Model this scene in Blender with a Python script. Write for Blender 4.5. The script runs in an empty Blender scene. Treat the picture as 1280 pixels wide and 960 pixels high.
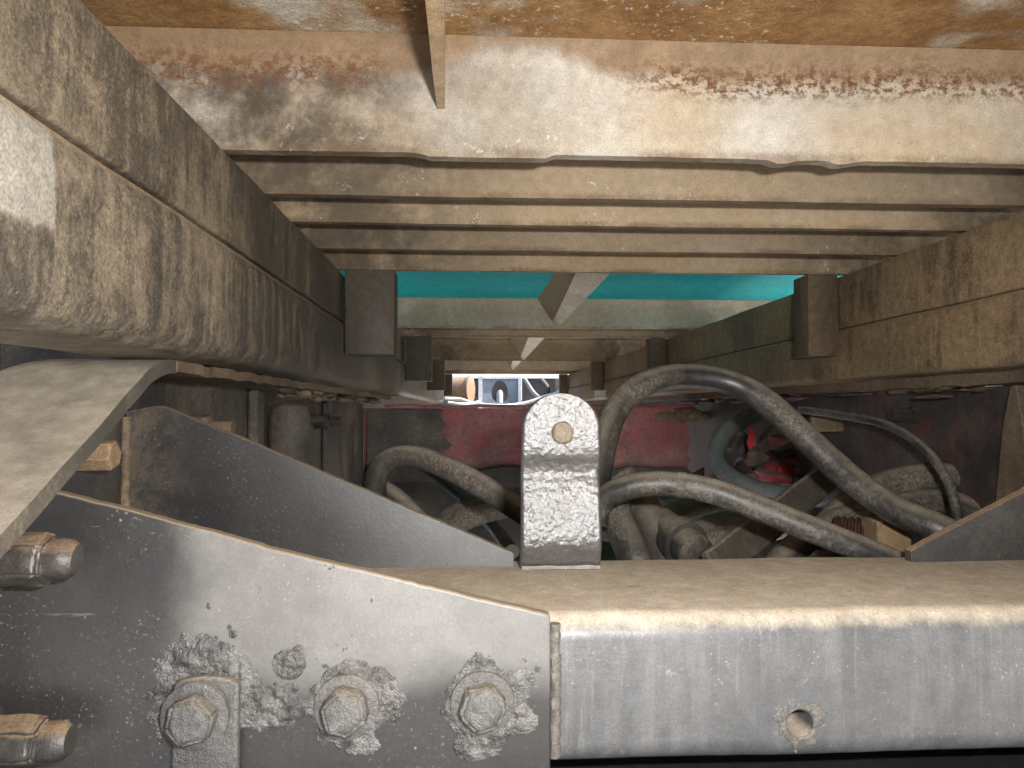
import bpy, bmesh, math, random
from mathutils import Vector, Matrix, noise
random.seed(7)
R = math.radians
scene = bpy.context.scene
col = scene.collection

# ------------------------------------------------------------------ camera
# X right, Y along the lorry's frame, Z up; the lens is the origin, the ground lies 0.9 m below
FPX = 930.0
YAW, PITCH = math.atan(50/FPX), math.atan(32/FPX)
cam = bpy.data.objects.new('camera', bpy.data.cameras.new('camera'))
col.objects.link(cam)
cam.data.sensor_width = 36; cam.data.lens = FPX/1280*36
cam.data.clip_start = .01; cam.data.clip_end = 400
cam.rotation_euler = (R(90)+PITCH, 0, -YAW)
scene.camera = cam
# ------------------------------------------------------------------ light
SUN_EL, SUN_AZ = 42, 98         # azimuth clockwise from +Y
w = bpy.data.worlds.new('World'); scene.world = w; w.use_nodes = True
nt = w.node_tree
sky = nt.nodes.new('ShaderNodeTexSky'); sky.sky_type = 'NISHITA'; sky.sun_disc = False
sky.sun_elevation = R(SUN_EL); sky.sun_rotation = R(SUN_AZ); sky.dust_density = 2.5
bg = nt.nodes['Background']; bg.inputs['Strength'].default_value = .15
nt.links.new(sky.outputs[0], bg.inputs['Color'])
sun = bpy.data.objects.new('sun', bpy.data.lights.new('sun', 'SUN')); col.objects.link(sun)
sun.data.energy = 4.2; sun.data.angle = R(.53); sun.data.color = (1, .95, .87)
sd = Vector((math.sin(R(SUN_AZ))*math.cos(R(SUN_EL)), math.cos(R(SUN_AZ))*math.cos(R(SUN_EL)), math.sin(R(SUN_EL))))
sun.rotation_euler = sd.to_track_quat('Z', 'Y').to_euler()
# the camera's own flash, beside and above the lens
fl = bpy.data.objects.new('flash', bpy.data.lights.new('flash', 'AREA')); col.objects.link(fl)
fl.data.shape = 'RECTANGLE'; fl.data.size = .03; fl.data.size_y = .014
fl.data.energy = 1.8; fl.data.color = (1, .97, .94)
fl.location = (.062, 0.0, .04); fl.rotation_euler = (R(90)+PITCH, 0, -YAW)
scene.cycles.max_bounces = 6; scene.cycles.diffuse_bounces = 4; scene.cycles.caustics_reflective = False
vs = scene.view_settings
vs.view_transform = 'Standard'; vs.look = 'None'; vs.exposure = 1.8; vs.gamma = 1; vs.use_curve_mapping = False

# ------------------------------------------------------------------ helpers
CF = Vector((math.sin(YAW)*math.cos(PITCH), math.cos(YAW)*math.cos(PITCH), math.sin(PITCH)))
CR = Vector((math.cos(YAW), -math.sin(YAW), 0)); CU = CR.cross(CF)
def at(u, v, y):
    d = CF + CR*((u-640)/FPX) + CU*((480-v)/FPX)
    return d*(y/d.y)
def tag(o, label=None, cat=None, group=None, kind=None):
    for k, val in (('label', label), ('category', cat), ('group', group), ('kind', kind)):
        if val: o[k] = val
    return o
def empty(name, loc, label, cat, group=None):
    o = bpy.data.objects.new(name, None); col.objects.link(o); o.location = loc
    o.empty_display_size = .02
    return tag(o, label, cat, group)
def link(name, me, mat, parent=None, smooth=35):
    o = bpy.data.objects.new(name, me); col.objects.link(o)
    if mat: me.materials.append(mat)
    if smooth:
        me.shade_smooth(); me.set_sharp_from_angle(angle=R(smooth))
    if parent:
        o.parent = parent
        if parent.parent is None: o.matrix_parent_inverse = Matrix.Translation(parent.location).inverted()
    return o
def frombm(name, bm, mat, parent=None, smooth=35):
    bmesh.ops.recalc_face_normals(bm, faces=bm.faces)
    me = bpy.data.meshes.new(name); bm.to_mesh(me); bm.free()
    return link(name, me, mat, parent, smooth)
def fbm(p, s, o=3):
    q = Vector(p)*s; t = 0; a = 1
    for _ in range(o):
        t += a*noise.noise(q); q = q*2.03+Vector((7.1,3.7,1.9)); a *= .5
    return t
def rrect(a0, a1, b0, b1, r, n=5):
    pts = []
    for cx, cy, s in ((a1-r, b1-r, 0), (a0+r, b1-r, 90), (a0+r, b0+r, 180), (a1-r, b0+r, 270)):
        for k in range(n+1):
            t = R(s+90*k/n); pts.append((cx+r*math.cos(t), cy+r*math.sin(t)))
    return pts
def prof_bm(profs, axis, ts, amp=0, freq=30, amp2=0):
    """loft a list of 2-D profiles (or one) along an axis at stations ts; amp = surface unevenness"""
    bm = bmesh.new(); rings = []
    for i, t in enumerate(ts):
        pr = profs[i] if isinstance(profs[0][0], (tuple, list)) else profs
        ring = []
        for a, b in pr:
            p = Vector((t, a, b)) if axis == 'X' else Vector((a, t, b)) if axis == 'Y' else Vector((a, b, t))
            if amp:
                nz = noise.noise_vector(p*freq)*amp
                if amp2: nz += noise.noise_vector(p*freq*5)*amp2
                if axis == 'X': nz.x = 0
                elif axis == 'Y': nz.y = 0
                p += nz
            ring.append(bm.verts.new(p))
        rings.append(ring)
    n = len(rings[0])
    for r0, r1 in zip(rings, rings[1:]):
        for k in range(n):
            bm.faces.new((r0[k], r0[(k+1) % n], r1[(k+1) % n], r1[k]))
    bm.faces.new(rings[0]); bm.faces.new(rings[-1])
    return bm
def lin(a, b, n): return [a+(b-a)*i/n for i in range(n+1)]
def bevel(o, wd, seg=2):
    m = o.modifiers.new('bevel', 'BEVEL'); m.width = wd; m.segments = seg; m.limit_method = 'ANGLE'; m.angle_limit = R(40)
    m.harden_normals = False
    return o
def box(name, x0, x1, y0, y1, z0, z1, mat, parent=None, bev=.002, seg=2):
    bm = bmesh.new(); bmesh.ops.create_cube(bm, size=1)
    for v in bm.verts:
        v.co = Vector((x0 if v.co.x < 0 else x1, y0 if v.co.y < 0 else y1, z0 if v.co.z < 0 else z1))
    o = frombm(name, bm, mat, parent)
    if bev: bevel(o, bev, seg)
    return o
def plate(name, outer, plane, d0, d1, mat, parent=None, holes=(), bev=.0015, smooth=35):
    """flat plate: outline (a,b) in plane 'XZ' (depth Y), 'YZ' (depth X) or 'XY' (depth Z)"""
    def P(a, b, d):
        return Vector((a, d, b)) if plane == 'XZ' else Vector((d, a, b)) if plane == 'YZ' else Vector((a, b, d))
    bm = bmesh.new(); edges = []; loops = []
    for lp in [outer]+list(holes):
        vs_ = [bm.verts.new(P(a, b, d0)) for a, b in lp]
        loops.append(vs_)
        for i in range(len(vs_)): edges.append(bm.edges.new((vs_[i], vs_[(i+1) % len(vs_)])))
    if holes: bmesh.ops.triangle_fill(bm, edges=edges, use_beauty=True)
    else: bm.faces.new(loops[0])
    geom = bmesh.ops.extrude_face_region(bm, geom=bm.faces[:])
    off = P(0, 0, d1-d0)
    fs = [g for g in geom['geom'] if isinstance(g, bmesh.types.BMVert)]
    bmesh.ops.translate(bm, verts=fs, vec=off)
    o = frombm(name, bm, mat, parent, smooth)
    if bev: bevel(o, bev)
    return o
def crom(pts, n=10):
    out = []; P = [Vector(p) for p in pts]
    P = [P[0]*2-P[1]] + P + [P[-1]*2-P[-2]]
    for i in range(1, len(P)-2):
        for k in range(n):
            t = k/n; a, b, c, d = P[i-1:i+3]
            out.append(.5*((2*b)+(c-a)*t+(2*a-5*b+4*c-d)*t*t+(3*b-a-3*c+d)*t**3))
    out.append(P[-2]); return out
def tube_bm(pts, r, seg=16, amp=0, rings=None, bm=None, n=10, fq=60):
    own = bm or bmesh.new()
    c = crom(pts, n) if len(pts) > 2 else [Vector(pts[0]).lerp(Vector(pts[1]), k/12) for k in range(13)]
    T = [(c[min(i+1, len(c)-1)]-c[max(i-1, 0)]).normalized() for i in range(len(c))]
    up = Vector((0,0,1)) if abs(T[0].z) < .9 else Vector((1,0,0))
    nrm = T[0].cross(up).normalized(); R_ = []
    for i, p in enumerate(c):
        nrm = (nrm-T[i]*nrm.dot(T[i])).normalized(); bn = T[i].cross(nrm)
        rr = r(i/(len(c)-1)) if callable(r) else r
        ring = []
        for k in range(seg):
            a = 2*math.pi*k/seg
            q = p+(nrm*math.cos(a)+bn*math.sin(a))*rr
            if amp: q += (q-p).normalized()*amp*fbm(q, fq, 2)
            ring.append(own.verts.new(q))
        R_.append(ring)
    for r0, r1 in zip(R_, R_[1:]):
        for k in range(seg): own.faces.new((r0[k], r0[(k+1) % seg], r1[(k+1) % seg], r1[k]))
    own.faces.new(R_[0]); own.faces.new(R_[-1])
    return own
def lathe_bm(p, axis, prof, seg=20, ph=0, bm=None):
    """revolve (distance, radius) pairs about an axis through p; seg=6 makes hexagons"""
    own = bm or bmesh.new()
    ax = Vector(axis).normalized(); u = ax.cross(Vector((0,0,1)) if abs(ax.z) < .9 else Vector((1,0,0))).normalized(); v = ax.cross(u)
    rings = []
    for d, r in prof:
        rings.append([own.verts.new(Vector(p)+ax*d+(u*math.cos(ph+2*math.pi*k/seg)+v*math.sin(ph+2*math.pi*k/seg))*r) for k in range(seg)])
    for r0, r1 in zip(rings, rings[1:]):
        for k in range(seg): own.faces.new((r0[k], r0[(k+1) % seg], r1[(k+1) % seg], r1[k]))
    own.faces.new(rings[0]); own.faces.new(rings[-1])
    return own
def roughen(bm, amp, s):
    for v in bm.verts: v.co += noise.noise_vector(v.co*s)*amp
    return bm
def hexbolt(p, axis, r, h, ph=.3):
    """chamfered hexagon head"""
    bm = lathe_bm(p, axis, [(0, r), (h*.78, r), (h*.78+.0001, r)], 6, ph)
    bmesh.ops.delete(bm, geom=[f for f in bm.faces if len(f.verts) == 6][1:], context='FACES')
    bm.free()
    bm = lathe_bm(p, axis, [(0, r), (h*.8, r), (h, r*.84)], 6, ph)
    bmesh.ops.bevel(bm, geom=bm.edges[:], offset=r*.10, segments=2, affect='EDGES')
    bmesh.ops.triangulate(bm, faces=bm.faces[:]); bmesh.ops.subdivide_edges(bm, edges=bm.edges[:], cuts=3, use_grid_fill=True)
    return bm
def lump_bm(c, rad, amp, s, sub=4):
    bm = bmesh.new(); bmesh.ops.create_icosphere(bm, subdivisions=sub, radius=1)
    for v in bm.verts:
        n = v.co.normalized(); p = Vector((n.x*rad[0], n.y*rad[1], n.z*rad[2]))
        v.co = Vector(c)+p*(1+amp*fbm(p+Vector(c)*3, s, 3))
    return bm

# ------------------------------------------------------------------ materials
class NT:
    def __init__(s, name):
        s.m = bpy.data.materials.new(name); s.m.use_nodes = True; s.t = s.m.node_tree
        s.b = s.t.nodes['Principled BSDF']
        s.g = s.t.nodes.new('ShaderNodeNewGeometry'); s.pos = s.g.outputs['Position']; s.nrm = s.g.outputs['Normal']
    def put(s, sock, v):
        if isinstance(v, (int, float)): sock.default_value = v
        elif isinstance(v, (tuple, list)): sock.default_value = tuple(v)+((1,) if len(v) == 3 and len(sock.default_value) == 4 else ())
        else: s.t.links.new(v, sock)
    def vec(s, sc, off=(0,0,0)):
        n = s.t.nodes.new('ShaderNodeMapping'); n.inputs['Scale'].default_value = sc; n.inputs['Location'].default_value = off
        s.t.links.new(s.pos, n.inputs['Vector']); return n.outputs[0]
    def noise(s, scale, detail=4, rough=.55, sc=None, off=(0,0,0), dist=0):
        n = s.t.nodes.new('ShaderNodeTexNoise'); n.inputs['Scale'].default_value = scale
        n.inputs['Detail'].default_value = detail; n.inputs['Roughness'].default_value = rough; n.inputs['Distortion'].default_value = dist
        s.t.links.new(s.vec(sc or (1,1,1), off), n.inputs['Vector']); return n.outputs['Fac']
    def voro(s, scale, feature='F1', sc=None):
        n = s.t.nodes.new('ShaderNodeTexVoronoi'); n.inputs['Scale'].default_value = scale; n.feature = feature
        s.t.links.new(s.vec(sc or (1,1,1)), n.inputs['Vector']); return n.outputs['Distance']
    def mr(s, v, a, b, c=0, d=1, smooth=True):
        n = s.t.nodes.new('ShaderNodeMapRange'); n.interpolation_type = 'SMOOTHSTEP' if smooth else 'LINEAR'
        s.put(n.inputs[0], v)
        for i, q in zip((1,2,3,4), (a,b,c,d)): n.inputs[i].default_value = q
        return n.outputs[0]
    def math(s, op, a, b=0):
        n = s.t.nodes.new('ShaderNodeMath'); n.operation = op; s.put(n.inputs[0], a); s.put(n.inputs[1], b); return n.outputs[0]
    def mul(s, a, b): return s.math('MULTIPLY', a, b)
    def add(s, a, b): return s.math('ADD', a, b)
    def mix(s, f, a, b):
        n = s.t.nodes.new('ShaderNodeMix'); n.data_type = 'RGBA'
        s.put(n.inputs[0], f); s.put(n.inputs[6], a); s.put(n.inputs[7], b); return n.outputs[2]
    def mixf(s, f, a, b):
        n = s.t.nodes.new('ShaderNodeMix'); s.put(n.inputs[0], f); s.put(n.inputs[2], a); s.put(n.inputs[3], b); return n.outputs[0]
    def xyz(s, v=None):
        n = s.t.nodes.new('ShaderNodeSeparateXYZ'); s.t.links.new(v or s.pos, n.inputs[0]); return n.outputs
    def bump(s, h, strength, dist=.002):
        n = s.t.nodes.new('ShaderNodeBump'); n.inputs['Strength'].default_value = strength; n.inputs['Distance'].default_value = dist
        s.put(n.inputs['Height'], h); s.t.links.new(n.outputs[0], s.b.inputs['Normal'])
    def grainy(s, c, amt=.5):
        g = s.mr(s.noise(650, 3, .8, off=(4,9,2)), .25, .75, 1-amt, 1+amt, False)
        g2 = s.mr(s.noise(95, 5, .7, off=(2,6,8)), .3, .7, 1-amt*.55, 1+amt*.55, False)
        n = s.t.nodes.new('ShaderNodeMix'); n.data_type = 'RGBA'; n.blend_type = 'MULTIPLY'; n.inputs[0].default_value = 1
        s.put(n.inputs[6], c)
        k = s.t.nodes.new('ShaderNodeCombineColor'); v = s.mul(g, g2)
        for i in range(3): s.t.links.new(v, k.inputs[i])
        s.t.links.new(k.outputs[0], n.inputs[7]); return n.outputs[2]
    def done(s, c, rough, spec=.5, metal=0, grain=.5):
        if grain: c = s.grainy(c, grain)
        s.put(s.b.inputs['Base Color'], c); s.put(s.b.inputs['Roughness'], rough)
        s.put(s.b.inputs['Specular IOR Level'], spec); s.put(s.b.inputs['Metallic'], metal); return s.m

def grime(name, base, base2, dirt=(.03,.025,.02), dirt_amt=.5, dust=(.36,.27,.17), dust_up=.8, dust_all=.25, specks=.3,
          speck_col=(.45,.42,.37), rough=.6, rough_dust=.9, streak=.5, spec=.5, metal=0, bump=.25, bscale=120, big=7, rust=0, rust_col=(.17,.06,.025), grain=.45):
    n = NT(name)
    c = n.mix(n.mr(n.noise(big, 5), .35, .65), base, base2)
    d1 = n.mr(n.noise(14, 7, .65, off=(3,1,2)), .62-.22*dirt_amt, .74)
    st = n.mr(n.noise(1, 5, .6, sc=(55,55,5)), .45, .72)
    dm = n.mul(n.math('MAXIMUM', d1, n.mul(st, streak)), dirt_amt)
    c = n.mix(dm, c, dirt)
    if rust:
        rm = n.mul(n.mr(n.noise(24, 8, .7, off=(9,4,1)), .62-.15*rust, .68), n.mr(n.noise(160, 3), .35, .6))
        c = n.mix(rm, c, rust_col)
    up = n.mr(n.xyz(n.nrm)[2], .3, .85)
    dn = n.mr(n.noise(38, 6, .65, off=(1,8,3)), .28, .52)
    mott = n.mr(n.noise(260, 4, .7), .42, .66)
    da = n.mul(n.mul(n.mr(n.noise(9, 6, .6, off=(5,5,5)), .38, .66), n.add(n.mul(mott, .7), .3)), dust_all)
    um = n.mul(n.mul(up, n.add(n.mul(dn, .3), .7)), dust_up)
    dmask = n.math('MAXIMUM', da, um)
    dc = n.mix(n.mr(n.noise(55, 5), .3, .7), dust, tuple(x*.72 for x in dust))
    c = n.mix(dmask, c, dc)
    if specks:
        sm = n.mul(n.mul(n.mr(n.noise(520, 4, .7), .64, .70), n.mr(n.noise(30, 3, off=(6,1,1)), .45, .62)), specks)
        c = n.mix(sm, c, speck_col)
    r = n.mixf(dmask, n.add(rough-.1, n.mul(n.noise(45, 5), .2)), rough_dust)
    hb = n.add(n.mul(n.noise(bscale, 6, .6), 1), n.mul(n.noise(bscale*5, 3), .35))
    n.bump(hb, bump, .0022)
    return n.done(c, r, spec, metal, grain)

# cross beams: old cream paint, rust along the weld to the floor, soot plus painted flash falloff towards the rails
def beam_mat(name, cream, clean, soot_falloff_amt, rust=1.0, tanmix=.55):
    n = NT(name); x, y, z = n.xyz()
    wob = n.mul(n.add(n.noise(9, 5, .6, off=(0,0,4)), -.5), .075)
    grain = n.noise(420, 3, .7)
    c = n.mix(n.mr(n.noise(5, 4), .35, .65), cream, tuple(q*.88 for q in cream))
    c = n.mix(n.mul(n.mr(n.noise(5, 6, .6, sc=(1,1,1.6), off=(2,7,4)), .38, .66), tanmix), c, (.37,.27,.16))
    c = n.mix(n.mul(n.mr(n.noise(8, 4, .5, off=(8,2,6)), .52, .7), clean), c, (.48,.475,.45))
    c = n.mix(n.mul(n.mr(n.noise(1, 4, .6, sc=(30,30,6)), .5, .8), .35), c, (.30,.22,.13))
    ed = n.add(n.add(x, n.mul(wob, 2.2)), n.mul(n.add(grain, -.5), .06))
    soot = n.math('MAXIMUM', n.mr(ed, .12, -.15), n.mr(ed, .40, .62))  # end mask: soot plus painted flash falloff
    c = n.mix(n.mul(n.mul(soot, n.mr(n.noise(20, 6, .7), .2, .6)), soot_falloff_amt), c, (.06,.046,.033))
    low = n.mul(n.mr(n.add(z, n.mul(n.add(grain, -.5), .01)), .214, .2065), n.mr(n.noise(14, 5, .7, off=(4,4,0)), .4, .6))
    c = n.mix(n.mul(low, .65), c, (.13,.085,.05))
    if rust:
        rw = n.add(z, n.add(n.mul(wob, .42), n.mul(n.add(n.noise(60, 5, .7), -.5), .012)))
        rz = n.mr(n.add(rw, n.mul(n.mr(n.math('ABSOLUTE', n.add(x, -.035)), .09, .02), -.018)), .262, .277)
        orange = n.mix(n.mr(n.noise(20, 6, .7), .3, .7), (.155,.095,.048), (.225,.15,.085))
        c = n.mix(n.mul(rz, .88*rust), c, orange)
        dots = n.mul(n.mr(n.noise(120, 5, .75, sc=(1,1,1.25)), .44, .58), n.mul(n.mr(rw, .248, .264), n.mr(rw, .292, .272)))
        c = n.mix(n.mul(dots, n.mul(n.math('MAXIMUM', n.mr(x, .09, .17), n.mr(x, -.05, -.10)), rust)), c, (.115,.055,.027))
    c = n.mix(n.mul(n.mr(n.noise(380, 2, .5), .70, .74), .55), c, (.12,.07,.035))
    c = n.mix(n.mul(n.mul(n.mr(n.noise(170, 4, .7, off=(1,2,3)), .60, .66), n.mul(n.mr(n.noise(13, 2), .54, .66), n.mr(z, .24, .22))), .75), c, (.55,.53,.48))
    n.bump(n.add(n.noise(140, 5, .65), n.mul(grain, .5)), .22, .0014)
    return n.done(c, n.mr(n.noise(60, 4), .3, .7, .55, .8), .25, 0, .28)
M_BEAM = beam_mat('cream beam paint', (.37,.335,.27), .5, .97, 1.0, .5)
M_BEAM2 = beam_mat('dusty beam paint', (.40,.31,.20), .1, .85, 0, .45)
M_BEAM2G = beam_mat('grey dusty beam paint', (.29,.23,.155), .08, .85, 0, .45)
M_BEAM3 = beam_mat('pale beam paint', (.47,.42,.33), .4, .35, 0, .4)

def rail_mat(name, tan, soot, cover, clean_patch=False):
    n = NT(name); x, y, z = n.xyz()
    c = n.mix(n.mr(n.noise(8, 5), .35, .65), tan, tuple(q*.72 for q in tan))
    grain = n.noise(330, 4, .75)
    mid = n.noise(70, 5, .65, off=(2,2,7))
    st = n.noise(1, 5, .65, sc=(70,70,9))
    big = n.noise(5, 5, .6, off=(4,2,9))
    m = n.add(n.add(n.mul(grain, .34), n.mul(mid, .22)), n.add(n.mul(st, .44), n.mul(n.add(big, -.5), .55)))
    sm = n.mr(m, .585-.17*cover, .80-.17*cover)
    if clean_patch:
        ed = n.add(y, n.mul(n.add(n.noise(13, 4), -.5), .05))
        pm = n.mul(n.mr(ed, .338, .334), n.mr(n.add(z, n.mul(n.add(n.noise(22, 4), -.5), .03)), .074, .081))
        sm = n.mul(sm, n.math('SUBTRACT', 1, n.mul(pm, .97)))
        c = n.mix(n.mul(pm, .9), c, (.26,.245,.21))
    c = n.mix(n.mul(sm, .85), c, soot)
    c = n.mix(n.mul(n.mr(n.noise(600, 2), .66, .74), .35), c, (.42,.36,.27))
    up = n.mr(n.xyz(n.nrm)[2], .3, .8)
    c = n.mix(n.mul(up, .85), c, (.36,.28,.18))
    n.bump(n.add(n.mul(grain, .9), n.mul(mid, .5)), .2, .0014)
    return n.done(c, n.mixf(sm, .75, .48), .45)
M_RAIL = rail_mat('sooty rail', (.225,.182,.125), (.036,.033,.031), 1.3, True)
M_RAIL_U = rail_mat('sooty upper rail', (.20,.16,.107), (.036,.032,.029), 1.35)
M_RAIL_R = rail_mat('brown dusty rail', (.29,.205,.115), (.07,.05,.034), .75)
M_LEG = rail_mat('sooty leg plate', (.10,.08,.055), (.025,.022,.02), 1.0)
M_LEG_R = rail_mat('brown leg plate', (.13,.09,.055), (.03,.024,.02), .7)

M_BLACK = grime('black chassis paint', (.028,.028,.029), (.045,.045,.045), dirt=(.012,.011,.011), dirt_amt=.5, dust=(.33,.245,.15),
                dust_up=.95, dust_all=.22, specks=.7, speck_col=(.30,.29,.27), rough=.42, streak=.5, spec=.55, bump=.12, bscale=60)
M_GUSSET = grime('gloss black plate', (.040,.040,.041), (.062,.061,.060), dirt=(.02,.019,.018), dirt_amt=.3, dust=(.35,.25,.15),
                dust_up=.95, dust_all=.07, specks=.8, speck_col=(.32,.31,.30), rough=.44, streak=.25, spec=.8, bump=.08, bscale=40)
def sheen_mat(name, fx, fz, sheen_col=(.20,.195,.185), brown=None):
    """black plate with flash sheen and falloff painted in as a grey area"""
    n = NT(name); x, y, z = n.xyz()
    c = n.mix(n.mr(n.noise(9, 5), .35, .65), (.024,.024,.025), (.038,.037,.036))
    c = n.mix(n.mul(n.mul(n.mr(n.noise(420, 4, .75), .56, .70), n.mr(n.noise(11, 4, off=(3,2,1)), .42, .6)), .35), c, (.17,.15,.12))
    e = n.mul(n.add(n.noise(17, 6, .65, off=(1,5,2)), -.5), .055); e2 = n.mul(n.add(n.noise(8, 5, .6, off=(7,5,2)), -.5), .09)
    fm = n.mul(n.mr(n.add(x, e), fx[0], fx[1]), n.mr(n.add(z, e2), fz[0], fz[1]))  # grey mask paints the flash sheen and its falloff into the colour
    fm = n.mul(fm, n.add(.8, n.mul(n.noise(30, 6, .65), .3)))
    c = n.mix(fm, c, n.mix(n.mr(n.noise(13, 4), .35, .65), sheen_col, tuple(q*.8 for q in sheen_col)))
    c = n.mix(n.mul(n.mr(n.noise(26, 8, .75, off=(9,3,3), sc=(1,1,.6)), .64, .67), .5), c, (.03,.03,.03))
    if brown:
        bmk = n.mul(n.mr(n.add(x, n.mul(e, 1.3)), brown[1], brown[0]), n.mr(n.noise(70, 6, .75, off=(2,4,4)), .36, .6)); c = n.mix(n.mul(bmk, .55), c, (.15,.11,.075))
    sp = n.mul(n.mr(n.noise(420, 4, .75), .625, .67), n.mr(n.noise(22, 3, off=(6,1,1)), .40, .6)); c = n.mix(n.mul(sp, .8), c, (.34,.33,.32))
    sc_ = n.mul(n.mr(n.noise(1, 3, .6, sc=(14,14,420), off=(5,5,5), dist=.6), .70, .74), n.mr(n.noise(16, 3, off=(2,9,1)), .52, .6)); c = n.mix(n.mul(sc_, .5), c, (.22,.21,.20))
    pit = n.mul(n.mr(n.noise(58, 4, .7, off=(8,8,2)), .66, .69), .8); c = n.mix(pit, c, (.022,.021,.02))
    up = n.mul(n.mr(n.xyz(n.nrm)[2], .3, .85), .95)
    c = n.mix(up, c, n.mix(n.noise(60, 5), (.34,.275,.19), (.24,.18,.115)))
    n.bump(n.add(n.mul(n.noise(14, 3, .5), 1.2), n.mul(n.noise(300, 5, .75), .4)), .2, .002)
    return n.done(c, n.mixf(n.math('MAXIMUM', up, n.mul(fm, .3)), .38, .75), .85, 0, .18)
M_FRONT = sheen_mat('black plate with painted sheen', (-.195, -.150), (-.185, -.150))
M_REARP = sheen_mat('dark plate with grey end', (-.16, .04), (-.30, -.28), (.13,.135,.14), (-.285, -.215))
def tube_mat():
    n = NT('worn grey black paint'); x, y, z = n.xyz()
    c = n.mix(n.mr(n.noise(7, 5), .35, .65), (.095,.098,.102), (.125,.127,.13))
    st = n.noise(1, 4, .6, sc=(48,48,4)); st2 = n.noise(1, 4, .65, sc=(190,190,9), off=(3,3,3))
    c = n.mix(n.mul(n.mr(st, .46, .7), .5), c, (.17,.17,.17))
    c = n.mix(n.mul(n.mr(st2, .56, .72), .4), c, (.23,.225,.21))
    c = n.mix(n.mul(n.mr(n.noise(1, 4, .6, sc=(30,30,5), off=(8,1,1)), .52, .75), .5), c, (.055,.055,.058))
    c = n.mix(n.mul(n.mr(n.noise(34, 8, .75, off=(9,3,3)), .64, .68), .6), c, (.30,.29,.265))
    c = n.mix(n.mul(n.mr(n.noise(420, 4, .7), .64, .69), n.mr(n.noise(20, 3, off=(6,1,1)), .42, .58)), c, (.38,.37,.34))
    dn = n.add(n.xyz(n.nrm)[2], n.add(n.mul(n.add(n.noise(28, 7, .72, sc=(1.6,1,.5)), -.5), .7), n.mul(n.add(n.noise(240, 4, .7), -.5), .35)))
    dm = n.mr(dn, .22, .95)
    dust = n.mix(n.mr(n.noise(30, 6, .65), .3, .7), (.55,.485,.385), (.47,.395,.29))
    dust = n.mix(n.mul(n.mr(n.noise(65, 4, .6, off=(5,5,1)), .70, .74), .7), dust, (.13,.095,.06))
    c = n.mix(dm, c, dust)
    n.bump(n.add(n.noise(60, 5, .6), n.mul(n.noise(330, 4, .7), .5)), .25, .0018)
    return n.done(c, n.mixf(dm, n.mr(n.noise(40, 5), .3, .7, .34, .56), .9), .8, 0, .35)
M_TUBE = tube_mat()
M_WEB = grime('dirty black web', (.042,.039,.037), (.085,.077,.07), dirt=(.014,.012,.011), dirt_amt=.6, dust=(.23,.185,.14),
                dust_up=.9, dust_all=.9, specks=.5, rough=.6, bump=.5, bscale=70)
M_WEBR = grime('dirty black web with red paint', (.036,.033,.032), (.075,.064,.058), dirt=(.014,.012,.011), dirt_amt=.6, dust=(.20,.155,.12),
                dust_up=.9, dust_all=.85, specks=.4, rough=.6, bump=.5, bscale=70, rust=.9, rust_col=(.20,.03,.04))
M_FLANGE = grime('dusty flange', (.18,.13,.085), (.11,.08,.055), dirt=(.04,.03,.022), dirt_amt=.6, dust=(.34,.26,.17), dust_up=.6,
                dust_all=.6, specks=.4, rough=.75, bump=.5, bscale=70, rust=.3, rust_col=(.11,.06,.035))
M_SLOPE = grime('dust covered plate', (.05,.046,.04), (.08,.072,.06), dirt=(.03,.028,.025), dirt_amt=.3, dust=(.39,.335,.26), dust_up=1.0,
                dust_all=.35, specks=.35, speck_col=(.16,.13,.1), rough=.6, bump=.2, bscale=200, grain=.2)
M_RED = grime('faded red paint', (.36,.06,.085), (.27,.08,.09), dirt=(.09,.055,.05), dirt_amt=.7, dust=(.33,.25,.22), dust_up=.75, dust_all=1.0,
                specks=.35, speck_col=(.05,.02,.02), rough=.55, bump=.3, bscale=60, rust=.95, rust_col=(.10,.075,.06))
M_REDB = grime('bright red paint', (.42,.02,.035), (.30,.02,.03), dirt=(.05,.015,.015), dirt_amt=.4, dust=(.26,.15,.15), dust_up=.6, dust_all=.4, specks=.3, rough=.45, bump=.3)
M_RUBBER = grime('dusty black rubber', (.022,.022,.022), (.035,.034,.033), dirt=(.015,.015,.015), dirt_amt=.3, dust=(.33,.29,.235), dust_up=.7, dust_all=.85,
                specks=.35, speck_col=(.33,.29,.23), rough=.36, spec=.55, bump=.12, bscale=90, big=12, rust=0)
M_RUBBER2 = grime('very dusty rubber', (.035,.033,.03), (.06,.055,.048), dirt=(.02,.02,.02), dirt_amt=.4, dust=(.34,.295,.235), dust_up=.9, dust_all=1.0,
                specks=.3, rough=.6, spec=.4, bump=.2, bscale=80)
M_GREYHOSE = grime('grey hose', (.16,.17,.175), (.25,.26,.265), dirt=(.05,.05,.05), dirt_amt=.3, dust=(.32,.29,.25), dust_up=.4, dust_all=.4, rough=.5, bump=.1)
M_MAROON = grime('maroon rubber', (.05,.014,.016), (.075,.02,.02), dust=(.2,.14,.1), dust_up=.4, dust_all=.3, rough=.4, bump=.1)
M_DARK = grime('oily dark metal', (.018,.017,.016), (.03,.027,.025), dust=(.15,.115,.08), dust_up=.7, dust_all=.5, rough=.55, bump=.5, bscale=50)
M_SHADE = grime('black shade plate', (.012,.012,.013), (.02,.02,.021), dust=(.06,.055,.05), dust_up=.3, dust_all=.2, rough=.5, bump=.2)  # kept near black to stand for the shade under the tube
M_BOLT = grime('dusty bolt', (.032,.031,.030), (.055,.05,.045), dust=(.27,.185,.11), dust_up=.9, dust_all=.08, specks=.5, rough=.42, spec=.7, bump=.35, bscale=140)
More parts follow.
